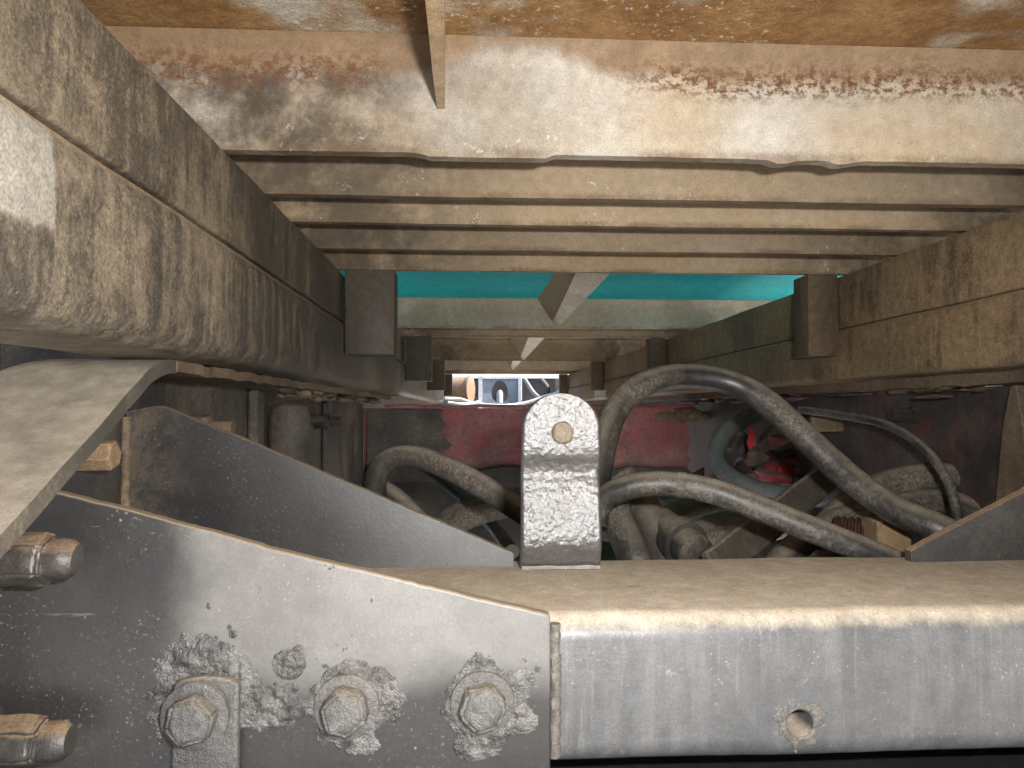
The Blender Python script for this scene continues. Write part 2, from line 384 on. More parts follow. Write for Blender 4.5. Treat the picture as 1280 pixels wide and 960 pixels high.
M_BOLT2 = grime('painted bolt', (.08,.08,.08), (.125,.122,.118), dust=(.33,.28,.20), dust_up=.6, dust_all=.25, specks=.8, rough=.42, spec=.8, bump=.8, bscale=200)
M_TAN = grime('tan dusted bolt', (.36,.25,.14), (.27,.18,.10), dust=(.42,.30,.17), dust_up=.8, dust_all=.6, specks=.4, rough=.85, bump=.5, bscale=160)
M_BOLTD = grime('dull dusted rivet', (.20,.155,.105), (.28,.23,.17), dust=(.34,.27,.19), dust_up=.5, dust_all=.7, specks=.8, rough=.5, spec=.7, bump=.8, bscale=220)
M_WELD = grime('painted weld', (.09,.088,.084), (.15,.14,.125), dust=(.34,.29,.22), dust_up=.8, dust_all=.6, specks=.8, rough=.45, spec=.7, bump=.5, bscale=180)
M_GREASE = grime('clotted paint and grease', (.07,.07,.07), (.19,.187,.18), dirt=(.02,.02,.02), dirt_amt=.8, dust=(.36,.33,.28), dust_up=.55, dust_all=.35, big=60,
                specks=.8, speck_col=(.5,.48,.44), rough=.26, rough_dust=.45, spec=1.0, metal=.35, bump=.9, bscale=230)
M_STRAP = grime('thick silver black paint', (.15,.15,.153), (.20,.20,.20), dirt=(.05,.05,.05), dirt_amt=.35, dust=(.22,.19,.14), dust_up=.2, dust_all=.25, specks=.3,
                rough=.30, rough_dust=.45, spec=1.0, metal=.5, grain=.25, bump=.35, bscale=300, streak=.2)
M_STEELBOX = grime('blue grey painted steel', (.16,.20,.25), (.20,.24,.29), dust=(.3,.3,.3), dust_up=.3, dust_all=.25, rough=.5, bump=.1)
M_PALE = grime('pale worn steel', (.55,.58,.60), (.45,.48,.50), dust=(.4,.37,.32), dust_up=.2, dust_all=.2, rough=.5, bump=.1)
M_WHITE = grime('white plastic cable', (.72,.73,.75), (.65,.66,.68), dust=(.5,.48,.45), dust_up=.2, dust_all=.2, rough=.5, bump=.05)
M_BROWN = grime('brown drum', (.16,.10,.06), (.22,.14,.08), dust=(.3,.22,.14), dust_up=.5, dust_all=.4, rough=.6, bump=.2)
M_TEAL = grime('teal floor paint', (.014,.42,.46), (.016,.37,.42), dirt=(.012,.2,.22), dirt_amt=.25, dust=(.12,.28,.28), dust_up=0, dust_all=.15, specks=.1, rough=.75, spec=.15, bump=.05)
def floor_mat():
    n = NT('rusty floor underside')
    c = n.mix(n.mr(n.noise(16, 6, .65), .35, .62), (.25,.145,.06), (.17,.085,.03))
    c = n.mix(n.mr(n.noise(7, 3, .5, off=(.3,.4,0)), .52, .62), c, (.36,.33,.27))
    c = n.mix(n.mul(n.mul(n.mr(n.noise(190, 4, .7), .58, .66), n.mr(n.noise(9, 2, off=(2,2,2)), .5, .6)), .8), c, (.5,.43,.32))
    n.bump(n.noise(120, 6, .7), .6, .003)
    return n.done(c, .75, .3)
M_FLOOR = floor_mat()
def ground_mat():
    n = NT('concrete yard')
    c = n.mix(n.mr(n.noise(.8, 6), .3, .7), (.48,.46,.43), (.38,.36,.33))
    c = n.mix(n.mul(n.mr(n.noise(30, 6, .7), .5, .7), .4), c, (.14,.125,.105))
    n.bump(n.noise(60, 6), .3, .01)
    return n.done(c, .9, .3)

# ------------------------------------------------------------------ ground
GZ = -.9
bm = bmesh.new(); bmesh.ops.create_grid(bm, x_segments=2, y_segments=2, size=60)
bmesh.ops.translate(bm, verts=bm.verts, vec=(0, 0, GZ))
tag(frombm('ground', bm, ground_mat(), None, 0), 'grey concrete yard under the lorry', None, None, 'structure')

# ------------------------------------------------------------------ body rails (upper) and subframe rails (lower)
YS = lin(-1.9, 5.0, 300)
def rail(name, x0, x1, z0, z1, r, mat, label, ys=YS, amp=.0012):
    o = frombm(name, prof_bm(rrect(x0, x1, z0, z1, r, 4), 'Y', ys, amp, 9, .0003), mat)
    return tag(o, label, 'rail')
rail('body_rail', -.275, -.1935, .1335, .2035, .003, M_RAIL_U, 'upper sooty steel body rail lying on the subframe rail with the pale clean patch')
rail('subframe_rail', -.285, -.187, .038, .1325, .016, M_RAIL, 'lower sooty subframe rail with a pale clean patch and rounded bottom edge')
rail('body_rail', .5605, .65, .1235, .2035, .003, M_RAIL_R, 'upper brown body rail on the side where the large hose loops over')
rail('subframe_rail', .555, .65, .045, .1225, .008, M_RAIL_R, 'lower brown subframe rail lying on the red stained chassis rail')

# ------------------------------------------------------------------ floor, tank, cross beams
fb = prof_bm([(-1.9,.296),(1.108,.296),(1.108,.304),(-1.9,.304)], 'X', lin(-1.1, 1.5, 60), .001, 6)
tag(frombm('floor_plate', fb, M_FLOOR), 'rusty orange floor plate above the cream cross beams', 'floor plate')
fb = prof_bm([(1.884,.297),(4.31,.297),(4.31,.305),(1.884,.305)], 'X', lin(-1.1, 1.5, 40), .001, 6)
tag(frombm('floor_plate', fb, M_BEAM2G), 'dark grey floor plate closing the bays beyond the red cross member', 'floor plate')
fb = prof_bm([(1.112,.2790),(1.868,.2790),(1.868,.2870),(1.112,.2870)], 'X', lin(-1.1, 1.5, 60), .001, 6)
tag(frombm('floor_panel', fb, M_TEAL), 'bright teal painted floor panel above the folded tan stringer', 'floor panel')

def beam(y, mat, label, th=.012, legs=False, ztop=.2955, seedo=0, x0=-1.05, x1=1.45, rag=.0016):
    t = empty('cross_beam', (.18, y, .205), label, 'cross beam', None)
    xs = lin(x0, x1, 300); profs = []
    for x in xs:
        zb = .2055 + rag*(.25*fbm((x, y*5, seedo), 6, 2) + .22*noise.noise((x*120, y, seedo)))
        if seedo == 1: zb -= sum(.0030*max(0, min(1, (wd_-abs(x-cx_))/.006)) for cx_, wd_ in ((.012, .055), (.256, .012), (.305, .014)))
        # front face curls into the floor weld at the top
        profs.append([(y, zb), (y, ztop-.0335), (y, ztop-.0195), (y-.002, ztop-.0115), (y-.006, ztop-.0055), (y-.013, ztop),
                      (y+th+.004, ztop), (y+th, ztop-.0095), (y+th, zb+.0003)])
    frombm('web', prof_bm(profs, 'X', xs, .0004, 5), mat, t, 30)
    if legs:
        for s, a, b in ((-1, -.1865, -.114), (1, .507, .5545)):
            ml = M_LEG if s < 0 else M_LEG_R
            bmk = prof_bm(rrect(a, b, y-.002, y+.05, .003, 2), 'Z', lin(.081, .2045, 14), .0006, 30)
            frombm('leg_plate', bmk, ml, t)
    return t
b1 = beam(.592, M_BEAM, 'deep cream cross beam with orange rust along its top edge', seedo=1)
beam(.714, M_BEAM2G, 'dusty brown cross beam right behind the deep cream one', seedo=2)
beam(.82, M_BEAM2, 'dusty tan cross beam flecked with white, second behind the deep cream one', seedo=3)
beam(.953, M_BEAM2G, 'dark grey brown cross beam, third behind the deep cream one', seedo=4)
beam(1.096, M_BEAM2, 'dusty cross beam with square leg plates just before the teal panel', legs=True, seedo=5)
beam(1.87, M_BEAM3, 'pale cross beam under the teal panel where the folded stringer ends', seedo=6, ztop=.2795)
beam(2.10, M_BEAM2, 'brown cross beam with leg plates right above the red cross member', legs=True, seedo=7)
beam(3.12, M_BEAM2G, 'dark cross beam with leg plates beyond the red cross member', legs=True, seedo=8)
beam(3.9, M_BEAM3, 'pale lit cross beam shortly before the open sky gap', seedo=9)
beam(4.29, M_BEAM2, 'last cross beam with leg plates in front of the open sky gap', legs=True, seedo=10)

M_TANP = grime('tan painted stringer', (.36,.27,.17), (.30,.21,.12), dirt=(.10,.06,.03), dirt_amt=.4, dust=(.42,.34,.24), dust_up=.3, dust_all=.5, rough=.7, bump=.3)
M_FLANGE_LIT = grime('flange lightened for daylight', (.62,.57,.47), (.56,.49,.38), dirt=(.2,.14,.09), dirt_amt=.4, dust=(.46,.38,.27), dust_up=.3, dust_all=.4, rough=.65, bump=.3)  # paler than the web: side daylight painted into the flange colour
def loft(name, y0, p0, y1, p1, mat, parent=None, n=24, amp=.0005):
    profs = []; ys = lin(y0, y1, n)
    for i in range(n+1):
        t = i/n; profs.append([(a0+(a1-a0)*t, b0+(b1-b0)*t) for (a0, b0), (a1, b1) in zip(p0, p1)])
    return frombm(name, prof_bm(profs, 'Y', ys, amp, 20), mat, parent)
tag(loft('hanging_stringer', .30, [(-.028,.241),(-.012,.241),(-.012,.2955),(-.028,.2955)], .5915, [(-.0285,.241),(-.0222,.241),(-.0222,.2955),(-.0285,.2955)], M_TANP),
    'thin tan stringer hanging under the rusty floor against the deep cream beam', 'stringer')
def stringer(y0, y1, w0, label):
    w0 += .022
    t = empty('folded_stringer', (.2, (y0+y1)/2, .207), label, 'stringer')
    loft('web', y0, [(.159,.2905),(.190,.270),(.194,.270),(.163,.2905)], y1, [(.157,.2905),(.203,.222),(.207,.222),(.161,.2905)], M_TANP, t)
    loft('bottom_flange', y0, [(.186,.268),(.186+w0,.260),(.188+w0,.263),(.186,.271)], y1, [(.203,.2215),(.2165,.207),(.2185,.209),(.205,.2235)], M_FLANGE_LIT, t)
    loft('closing_web', y0, [(.186+w0,.264),(.189+w0,.264),(.245,.2905),(.242,.2905)], y1, [(.2165,.210),(.2195,.210),(.245,.2905),(.242,.2905)], M_TANP, t)
stringer(1.112, 1.868, .052, 'folded tan stringer under the teal panel between two cross beams')
stringer(2.115, 3.118, .05, 'folded stringer in the dark bay beyond the red cross member')
stringer(3.135, 3.898, .05, 'farthest folded stringer ending at the pale lit cross beam')

# ------------------------------------------------------------------ chassis rail with sloping end
def grid_plate(name, f, nu, nv, th, mat, parent, smooth=40):
    """sheet from f(s,t) -> (point, normal), given thickness"""
    bm = bmesh.new(); A = []; B = []
    for i in range(nu+1):
        ra = []; rb = []
        for j in range(nv+1):
            p, nn = f(i/nu, j/nv); ra.append(bm.verts.new(p)); rb.append(bm.verts.new(p-nn*th))
        A.append(ra); B.append(rb)
    for i in range(nu):
        for j in range(nv):
            bm.faces.new((A[i][j], A[i+1][j], A[i+1][j+1], A[i][j+1])); bm.faces.new((B[i][j], B[i][j+1], B[i+1][j+1], B[i+1][j]))
    for i in range(nu):
        bm.faces.new((A[i][0], B[i][0], B[i+1][0], A[i+1][0])); bm.faces.new((A[i][nv], A[i+1][nv], B[i+1][nv], B[i][nv]))
    for j in range(nv):
        bm.faces.new((A[0][j], A[0][j+1], B[0][j+1], B[0][j])); bm.faces.new((A[nu][j], B[nu][j], B[nu][j+1], A[nu][j+1]))
    return frombm(name, bm, mat, parent, smooth)

cl = empty('chassis_rail', (-.27, .6, GZ), 'black chassis rail whose dust covered top flange slopes down at the end', 'chassis rail')
FZ = .0385
def top_line(s):
    # s in metres along the flange from the bend; negative = down the slope towards the end
    if s > .03: return Vector((0, .555+s, FZ)), Vector((0, 0, 1))
    if s < -.03:
        d = -s; return Vector((0, .555-d*.877, FZ-d*.48)), Vector((0, -.48, .877))
    t = (s+.03)/.06; a = R(28.7)*(1-t)
    p0, p1, p2 = Vector((0, .555-.0263, FZ-.0144)), Vector((0, .555, FZ)), Vector((0, .585, FZ))
    p = p0*(1-t)**2+p1*2*t*(1-t)+p2*t*t
    return p, Vector((0, -math.sin(a), math.cos(a)))
def slope_f(s, t):
    d = -.40+s*.43; p, nn = top_line(d)
    xo = -.350 + (.03*max(0, (d+.06)/.09)**2 if d > -.06 else 0)
    p = p.copy(); p.x = -.227+(xo+.227)*t
    roll = max(0, (t-.8)/.2); p = p - nn*.010*roll*roll
    p += nn*(.0005*fbm(p, 9, 2))
    p.x += .0010*noise.noise(p*40)
    return p, nn
grid_plate('sloping_end_plate', slope_f, 90, 24, .0105, M_SLOPE, cl)
def flange_f(s, t):
    y = .586+(5-.586)*(s**1.6); p = Vector((-.2265+(-.325+.2265)*t, y, FZ-.0005))
    p.z += .0016*fbm(p, 11, 3)-.0035*max(0, fbm(p, 30, 2)-.1)*(1 if t < .2 else .2); p.x += .0016*noise.noise(p*33)+.0025*noise.noise(p*9)
    return p, Vector((0,0,1))
grid_plate('top_flange', flange_f, 260, 10, .009, M_FLANGE, cl)
plate('web', [(.52,-.262),(5,-.262),(5,.0335),(.60,.0335),(.52,.004)], 'YZ', -.312, -.303, M_WEB, cl)
box('bottom_flange', -.3015, -.227, .66, 5, -.2625, -.254, M_WEB, cl)
plate('end_bracket_plate', [(.30,-.30),(.652,-.30),(.652,.0),(.62,.006),(.54,-.008),(.30,-.118)], 'YZ', -.302, -.2885, M_BLACK, cl)
box('web_rib', -.3025, -.288, 1.02, 1.05, -.24, .027, M_WEB, cl, .004)
box('web_rib', -.3025, -.292, 1.52, 1.54, -.24, .024, M_WEB, cl, .004)
# backing strip of spring hanger seen at the rail's inside
def big_bolt(name, p, ax, r, ln, parent, mat):
    bm = lathe_bm(p, ax, [(-.004, r*1.35), (.003, r*1.33), (.0035, r*1.05)], 24)
    o = frombm(name, roughen(bm, .0006, 120), mat, parent)
    bmh = lathe_bm(Vector(p)+Vector(ax)*.0035, ax, [(0, r), (ln*.62, r), (ln*.70, r*.9)], 6, .4)
    bmesh.ops.bevel(bmh, geom=bmh.edges[:], offset=r*.10, segments=2, affect='EDGES')
    bmesh.ops.triangulate(bmh, faces=bmh.faces[:]); bmesh.ops.subdivide_edges(bmh, edges=bmh.edges[:], cuts=3, use_grid_fill=True)
    frombm('nut', roughen(roughen(bmh, .0014, 80), .0006, 260), mat, o, 60)
    frombm('stud_end', roughen(lathe_bm(Vector(p)+Vector(ax)*.003, ax, [(0, r*.74), (ln*.3, r*.74), (ln*.6, r*.73), (ln*.8, r*.74), (ln*.92, r*.70), (ln, r*.5)], 22), .0012, 120), mat, o)
    return o
big_bolt('bolt', at(-14, 700, .440), (1, 0, 0), .0155, .046, cl, M_BOLT)
big_bolt('bolt', at(-24, 928, .440), (1, 0, 0), .0150, .046, cl, M_BOLT)
tb = frombm('bolt', roughen(lathe_bm((-.2885, .553, -.033), (1, 0, 0), [(0, .0135), (.004, .0135), (.0042, .0118), (.030, .0112), (.032, .009)], 6, .2), .0007, 100), M_TAN, cl)
bevel(tb, .0015)
bm = tube_bm([(-.2882, .470, -.108), (-.2882, .4695, -.15), (-.2882, .470, -.172)], .0048, 12, .0011, n=40, fq=130)
frombm('weld_bead', bm, M_WELD, cl)
bm = tube_bm([(-.2872, .6356, -.006), (-.2868, .6356, -.05), (-.2872, .6356, -.13)], .0040, 12, .0016, n=60, fq=120)
frombm('weld_bead', bm, M_FLANGE, cl)
# hex fittings bolted through the web
for (u, v, y) in ((378, 525, 1.28), (411, 527, 1.45), (240, 536, .80)):
    p = at(u, v, y); p.x = -.303
    r = .014
    o = frombm('web_bolt', lathe_bm(p, (1,0,0), [(0, r*1.1), (.004, r*1.1), (.0042, r), (.028, r), (.030, r*.8), (.030, r*.6), (.052, r*.6)], 12), M_DARK if u > 300 else M_FLANGE, cl)
sa = frombm('spring_hanger', roughen(lathe_bm((-.272, 1.13, -.25), (0,0,1), [(0,.030),(.1,.030),(.235,.030),(.255,.026),(.262,.012)], 26), .0012, 40), M_WEB, cl)
# flakes of rust and caked dirt under the flange
for i in range(26):
    y = .95+random.random()*1.0; c = Vector((-.235-random.random()*.03, y, .018+random.random()*.012))
    frombm('rust_flake', lump_bm(c, (.006+random.random()*.012, .015+random.random()*.035, .002+random.random()*.004), .8, 60, 3), random.choice((M_FLANGE, M_FLANGE, M_WEB)), cl)

# ------------------------------------------------------------------ chassis rail beside the torn opening
cr = empty('chassis_rail', (.65, .6, GZ), 'black chassis rail with red paint remains and a torn opening in its web', 'chassis rail')
hole = []
for k in range(26):
    a = 2*math.pi*k/26; q = 1+.14*noise.noise((math.cos(a)*2, math.sin(a)*2, 3))
    hole.append((1.70+.29*q*math.cos(a), -.10+.085*q*math.sin(a)))
plate('web', [(.2,-.262),(5,-.262),(5,.0305),(.2,.0305)], 'YZ', .677, .686, M_WEBR, cr, [hole[::-1]])
def flange_r(s, t):
    y = .2+4.8*(s**1.5); p = Vector((.6165+(.0695)*t, y, .0465))
    p.z += .0014*fbm(p, 11, 3)-.004*max(0, fbm(p, 30, 2)-.1)*(1 if t < .2 else .2); p.x += .0025*noise.noise(p*22)
    return p, Vector((0,0,1))
grid_plate('top_flange', flange_r, 260, 10, .016, M_FLANGE, cr)
box('bottom_flange', .6165, .6765, .2, 5, -.2625, -.254, M_WEB, cr)
for i in range(24):
    y = .9+random.random()*1.3; c = Vector((.62+random.random()*.03, y, .017+random.random()*.012))
    frombm('rust_flake', lump_bm(c, (.006+random.random()*.01, .015+random.random()*.04, .002+random.random()*.004), .8, 60, 3), random.choice((M_FLANGE, M_RED, M_WEBR)), cr)
plate('spring_bracket', [(.84,-.2),(.93,-.2),(.90,-.02),(.885,.03),(.875,.03),(.865,-.02)], 'YZ', .664, .6765, M_FLANGE, cr)
for (u, v, y) in ((1130, 519, 1.10),):
    p = at(u, v, y); p.x = .6768
    frombm('web_bolt', lathe_bm(p, (-1,0,0), [(0, .013), (.012, .013), (.0122, .010), (.04, .010)], 12), M_DARK, cr)

# ------------------------------------------------------------------ rear cross member (square tube with gussets)
cm = empty('rear_cross_member', (.195, .575, GZ), 'grey black square tube cross member with bolted gusset plates and a dusty top', 'cross member')
TY0, TY1, TZ0, TZ1 = .480, .672, -.2285, -.133
tb_ = frombm('tube', prof_bm(rrect(TY0, TY1, TZ0, TZ1, .016, 7), 'X', lin(-.288, .676, 240), .0009, 10, .00025), M_TUBE, cm)
hc = bpy.data.objects.new('cutter', bpy.data.meshes.new('cutter')); col.objects.link(hc)
HX, HZ = at(1000, 904, .48).x, at(1000, 904, .48).z
bmc = lathe_bm((HX, .47, HZ), (0,1,0), [(0, .0088), (.13, .0088)], 24); bmesh.ops.recalc_face_normals(bmc, faces=bmc.faces); bmc.to_mesh(hc.data); bmc.free()
md = tb_.modifiers.new('b', 'BOOLEAN'); md.object = hc; md.operation = 'DIFFERENCE'; md.solver = 'EXACT'
dg = bpy.context.evaluated_depsgraph_get(); me2 = bpy.data.meshes.new_from_object(tb_.evaluated_get(dg))
tb_.modifiers.clear(); tb_.data = me2; bpy.data.objects.remove(hc)
tb_.data.shade_smooth(); tb_.data.set_sharp_from_angle(angle=R(35))

def gusset(name, pts, y0, y1, mat, bend=None):
    """plate with a dense face so it can bow a little; pts = top edge from one end to the other then the bottom"""
    top, bot = pts; n = 90; m = 24; bm = bmesh.new(); F = []; B = []
    X0, X1 = top[0][0], top[-1][0]
    def topz(x):
        for (a, za), (b, zb) in zip(top, top[1:]):
            if a <= x <= b+1e-9: return za+(zb-za)*(x-a)/(b-a)
        return top[-1][1]
    for i in range(n+1):
        x = X0+(X1-X0)*i/n; zt = topz(x)+.0009*noise.noise((x*25, y0*7, 1))+.0005*noise.noise((x*170, y0*7, 3))-.0010*max(0, noise.noise((x*60, y0*9, 5))-.42); zb = bot(x); f = []; b = []
        for j in range(m+1):
            z = zt+(zb-zt)*j/m; d = (bend(x, z) if bend else 0)+.0004*fbm((x, y0, z), 14, 2)
            f.append(bm.verts.new((x, y0+d, z))); b.append(bm.verts.new((x, y1+(d if y1-y0 < .02 else 0), z)))
        F.append(f); B.append(b)
    for i in range(n):
        for j in range(m):
            bm.faces.new((F[i][j], F[i+1][j], F[i+1][j+1], F[i][j+1])); bm.faces.new((B[i][j], B[i][j+1], B[i+1][j+1], B[i+1][j]))
        bm.faces.new((F[i][0], B[i][0], B[i+1][0], F[i+1][0])); bm.faces.new((F[i][m], F[i+1][m], B[i+1][m], B[i][m]))
    for j in range(m):
        bm.faces.new((F[0][j], F[0][j+1], B[0][j+1], B[0][j])); bm.faces.new((F[n][j], B[n][j], B[n][j+1], F[n][j+1]))
    o = frombm(name, bm, mat, cm, 40); bevel(o, .0016, 3); return o
GY = .4695
def bendf(x, z):
    return -.006*max(0, min(1, (-.155-x)/.11))**1.6
pf = [at(40, 604, GY), at(75, 614, GY), at(340, 686, GY), at(688, 769, GY)]
top = [(-.2880, pf[0].z+.006)] + [(p.x, p.z) for p in pf]
if top[1][0] <= top[0][0]: top.pop(1)
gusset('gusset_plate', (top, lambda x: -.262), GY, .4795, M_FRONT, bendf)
pr = [at(176, 512, .64), at(190, 509, .64), at(206, 508, .64), at(300, 546, .64), at(480, 622, .64), at(642, 690, .64)]
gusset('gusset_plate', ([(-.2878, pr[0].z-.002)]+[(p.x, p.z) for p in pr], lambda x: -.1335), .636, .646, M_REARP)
pq = [at(1136, 688, .64), at(1160, 675, .64), at(1280, 612, .64)]
tr = [(p.x, p.z) for p in pq]+[(.60, .0), (.6755, .01)]
gusset('gusset_plate', (tr, lambda x: -.1335), .636, .646, M_GUSSET)
gusset('gusset_plate', ([(.380, -.131), (.6755, -.05)], lambda x: -.262), GY, .4795, M_GUSSET)
bm = tube_bm([(pf[-1].x+.0035, .4802, -.137), (pf[-1].x+.004, .4802, -.175), (pf[-1].x+.0035, .4802, -.221)], .0040, 12, .0012, n=60, fq=120)
frombm('weld_bead', bm, M_WELD, cm)
# chipped rim round the hole
bm = bmesh.new()
def patch_bm(cx, cz, y, rx, rz, mask, height, step=.0008):
    bm = bmesh.new(); nx = int(2*rx/step); nz = int(2*rz/step); V = {}
    for i in range(nx+1):
        for j in range(nz+1):
            x = -rx+2*rx*i/nx; z = -rz+2*rz*j/nz; mk = mask(x, z)
            if mk > -.12:
                h = height(x, z)*max(0, min(1, mk*1.6)); V[i, j] = bm.verts.new((cx+x, y-h+(.0012 if mk <= 0 else 0), cz+z))
    for i in range(nx):
        for j in range(nz):
            q = [(i, j), (i+1, j), (i+1, j+1), (i, j+1)]
            if all(k in V for k in q): bm.faces.new([V[k] for k in q])
    return bm
def pm_hole(x, z):
    r = math.hypot(x, z); 
    return min((r-.0088)*400, 1-(r/.0150)**2+.9*fbm((x, 1, z), 110, 3))
frombm('chipped_rim', patch_bm(HX, HZ, .4795, .025, .027, pm_hole, lambda x, z: .0006+.0008*abs(fbm((x,2,z), 260, 3)), .0007), M_WELD, cm, 60)
# bolts, washers and clots on the gusset
for k, (u, v, lug) in enumerate(((252, 886, True), (434, 882, False), (603, 878, False))):
    p = at(u, v, GY); by = GY-(.009 if lug else .0005)
    wsh = None
    hb = hexbolt((p.x, by-.003, p.z), (0,-1,0), .0152, .0125, .25+.5*k)
    hbo = frombm('bolt', roughen(roughen(hb, .0010, 110), .0006, 330), M_BOLT2, cm, 60)
    frombm('washer', roughen(lathe_bm((p.x, by, p.z), (0,-1,0), [(0, .0200), (.003, .0198), (.0036, .0185)], 28), .0004, 150), M_BOLT2, hbo)
def gmask(seed, rr=1.0, k=.75):
    return lambda x, z: 1-((x/(.026*rr))**2+(z/(.025*rr))**2)+k*fbm((x, seed, z), 70, 4)
def gh(seed): 
    return lambda x, z: .0005+.0022*max(0, .25+fbm((x, seed, z), 110, 4))+.0006*abs(fbm((x, seed+3, z), 330, 2))
c = [at(u, v, GY) for u, v in ((238, 872), (436, 884), (612, 880))]
def clot(u, v, rx, rz, seed, kk=.65, name='paint_clot', y=None, mat=None):
    y = y or GY; p = at(u, v, y); fx, fz = rx, rz
    mk = lambda x, z: 1-((x/fx)**2+(z/fz)**2)+kk*fbm((x, seed*1.7+.31, z), 62, 5)
    frombm(name, patch_bm(p.x, p.z, y-.0004+(bendf(p.x, 0) if y == GY else 0), rx*1.9, rz*1.9, mk, gh(seed)), mat or M_GREASE, cm, 80)
clot(248, 868, .034, .034, 1); clot(322, 880, .030, .016, 2); clot(444, 884, .029, .026, 3); clot(612, 878, .031, .027, 4)
clot(360, 832, .010, .009, 6, .5); clot(374, 816, .005, .005, 7, .3); clot(292, 792, .003, .003, 8, .3); clot(600, 925, .016, .013, 9, .8); clot(256, 815, .020, .010, 11, .9)
# hanging lug under the first bolt
p = at(262, 886, GY); lx = .0195
out = [(p.x+lx*math.cos(R(a))*1.0, p.z+.016+(.006)*math.sin(R(a))) for a in range(0, 181, 15)]
out = [(p.x+lx, -.27)] + out + [(p.x-lx, -.27)]
plate('lug', out, 'XZ', GY-.0085, GY-.0015, M_BOLT2, cm, bev=.0018)

# ------------------------------------------------------------------ bent strap standing on the cross member
sl = at(651, 712, .622); sr = at(751, 712, .622)
sx, sw, sz = (sl.x+sr.x)/2, (sr.x-sl.x)/2, -.133
st = empty('strap_bracket', (sx, .625, sz), 'upright bent strap bracket thick with silvery black paint standing on cross member', 'bracket')
ZT = at(700, 492, .625).z
def strap_y(z):
    # profile: (z below the top, y)
    key = [(-.16, .634), (-.138, .629), (-.126, .6225), (-.112, .6160), (-.095, .6165), (-.075, .6195), (-.062, .6225), (-.054, .6245), (-.046, .6225), (-.037, .6178), (-.02, .6165), (.02, .6175), (.05, .619)]
    for k in range(1, len(key)-2):
        (z0, a), (z1, b), (z2, c_), (z3, d) = key[k-1:k+3]
        if z <= z2:
            t = max(0, (z-z1)/(z2-z1)); m1 = (c_-a)/(z2-z0)*(z2-z1); m2 = (d-b)/(z3-z1)*(z2-z1)
            return (2*t**3-3*t*t+1)*b+(t**3-2*t*t+t)*m1+(-2*t**3+3*t*t)*c_+(t**3-t*t)*m2
    return key[-2][1]
bm = bmesh.new(); nu, nv = 110, 250; F = []; B = []
for j in range(nv+1):
    s = j/nv; zc = -.1325+(ZT+.1325)*s; f = []; b = []
    for i in range(nu+1):
        a = 2*i/nu-1
        z = zc; half = sw*(.985+.03*(1-s))
        zr = ZT-half*.95                      # rounded head
        if z > zr: wd = half*math.sqrt(max(0.0, 1-min(1, ((z-zr)/(ZT-zr)))**2.3))
        else: wd = half
        wd = max(wd, .0015)
        x = sx+a*wd; y = strap_y(z)
        e = 1-abs(a); rnd = .0028*max(0, 1-e*nu/10)**2
        lum = .00055*fbm((x, z, 0), 210, 3)+.0008*fbm((x, z, 5), 45, 2)
        f.append(bm.verts.new((x, y+rnd-lum, z))); b.append(bm.verts.new((x, y+.010-rnd, z)))
    F.append(f); B.append(b)
for j in range(nv):
    for i in range(nu):
        bm.faces.new((F[j][i], F[j][i+1], F[j+1][i+1], F[j+1][i])); bm.faces.new((B[j][i], B[j+1][i], B[j+1][i+1], B[j][i+1]))
    bm.faces.new((F[j][0], F[j+1][0], B[j+1][0], B[j][0])); bm.faces.new((F[j][nu], B[j][nu], B[j+1][nu], F[j+1][nu]))
for i in range(nu):
    bm.faces.new((F[0][i], B[0][i], B[0][i+1], F[0][i+1])); bm.faces.new((F[nv][i], F[nv][i+1], B[nv][i+1], B[nv][i]))
frombm('strap', bm, M_STRAP, st, 60)
bp = at(703, 541, .6165)
frombm('bolt', roughen(lathe_bm((bp.x, .6175, bp.z), (0,-1,0), [(0, .0092), (.003, .0092), (.0048, .0084), (.006, .0062), (.0064, .003)], 24), .0011, 170), M_BOLTD, st)
bm = tube_bm([(sx-sw*.98, .622, -.1325), (sx, .6225, -.1325), (sx+sw*.98, .622, -.1325)], .0022, 8, .001)
frombm('weld_bead', bm, M_TUBE, st)

# ------------------------------------------------------------------ red cross member
RY = 2.1
rc = empty('red_cross_member', (.22, RY, GZ), 'faded red painted cross member spanning both chassis rails behind the hoses', 'cross member')
ro = [(-.301,-.45),(.60,-.45)]  # web carried deeper to block the bright ground beyond
ro += [(.62+.012*noise.noise((k*3.1, 2, 1)), -.22+.21*k/14) for k in range(15)] + [(.60,.004),(-.301,.004)]
def circ(cx, cz, r, n=18): return [(cx+r*math.cos(2*math.pi*k/n), cz+r*math.sin(2*math.pi*k/n)) for k in range(n)][::-1]
h1 = at(530, 521, RY); h2 = at(675, 592, RY); h3 = at(560, 640, RY)
plate('web', ro, 'XZ', RY, RY+.008, M_RED, rc, [circ(h1.x, h1.z, .013), circ(h2.x, h2.z, .045)], bev=0)
def rf(s, t):
    x = -.235+.85*s; p = Vector((x, RY-.075+.08*t, .013)); p.z += .003*fbm(p, 9, 3); p.y += .012*fbm((x, 3, 3), 11, 3)*(1-t); return p, Vector((0,0,1))
grid_plate('top_flange', rf, 90, 8, .007, M_RED, rc)
for u, v in ((846, 520), (862, 521), (880, 520), (548, 522)):
    p = at(u, v, RY); frombm('bolt', lathe_bm((p.x, RY, p.z), (0,-1,0), [(0,.016),(.004,.016),(.0042,.011),(.016,.0105)], 6), M_FLANGE, rc)
frombm('dirt_cake', lump_bm(tuple(at(858, 519, RY)), (.075, .004, .02), .5, 30, 4), M_FLANGE, rc)
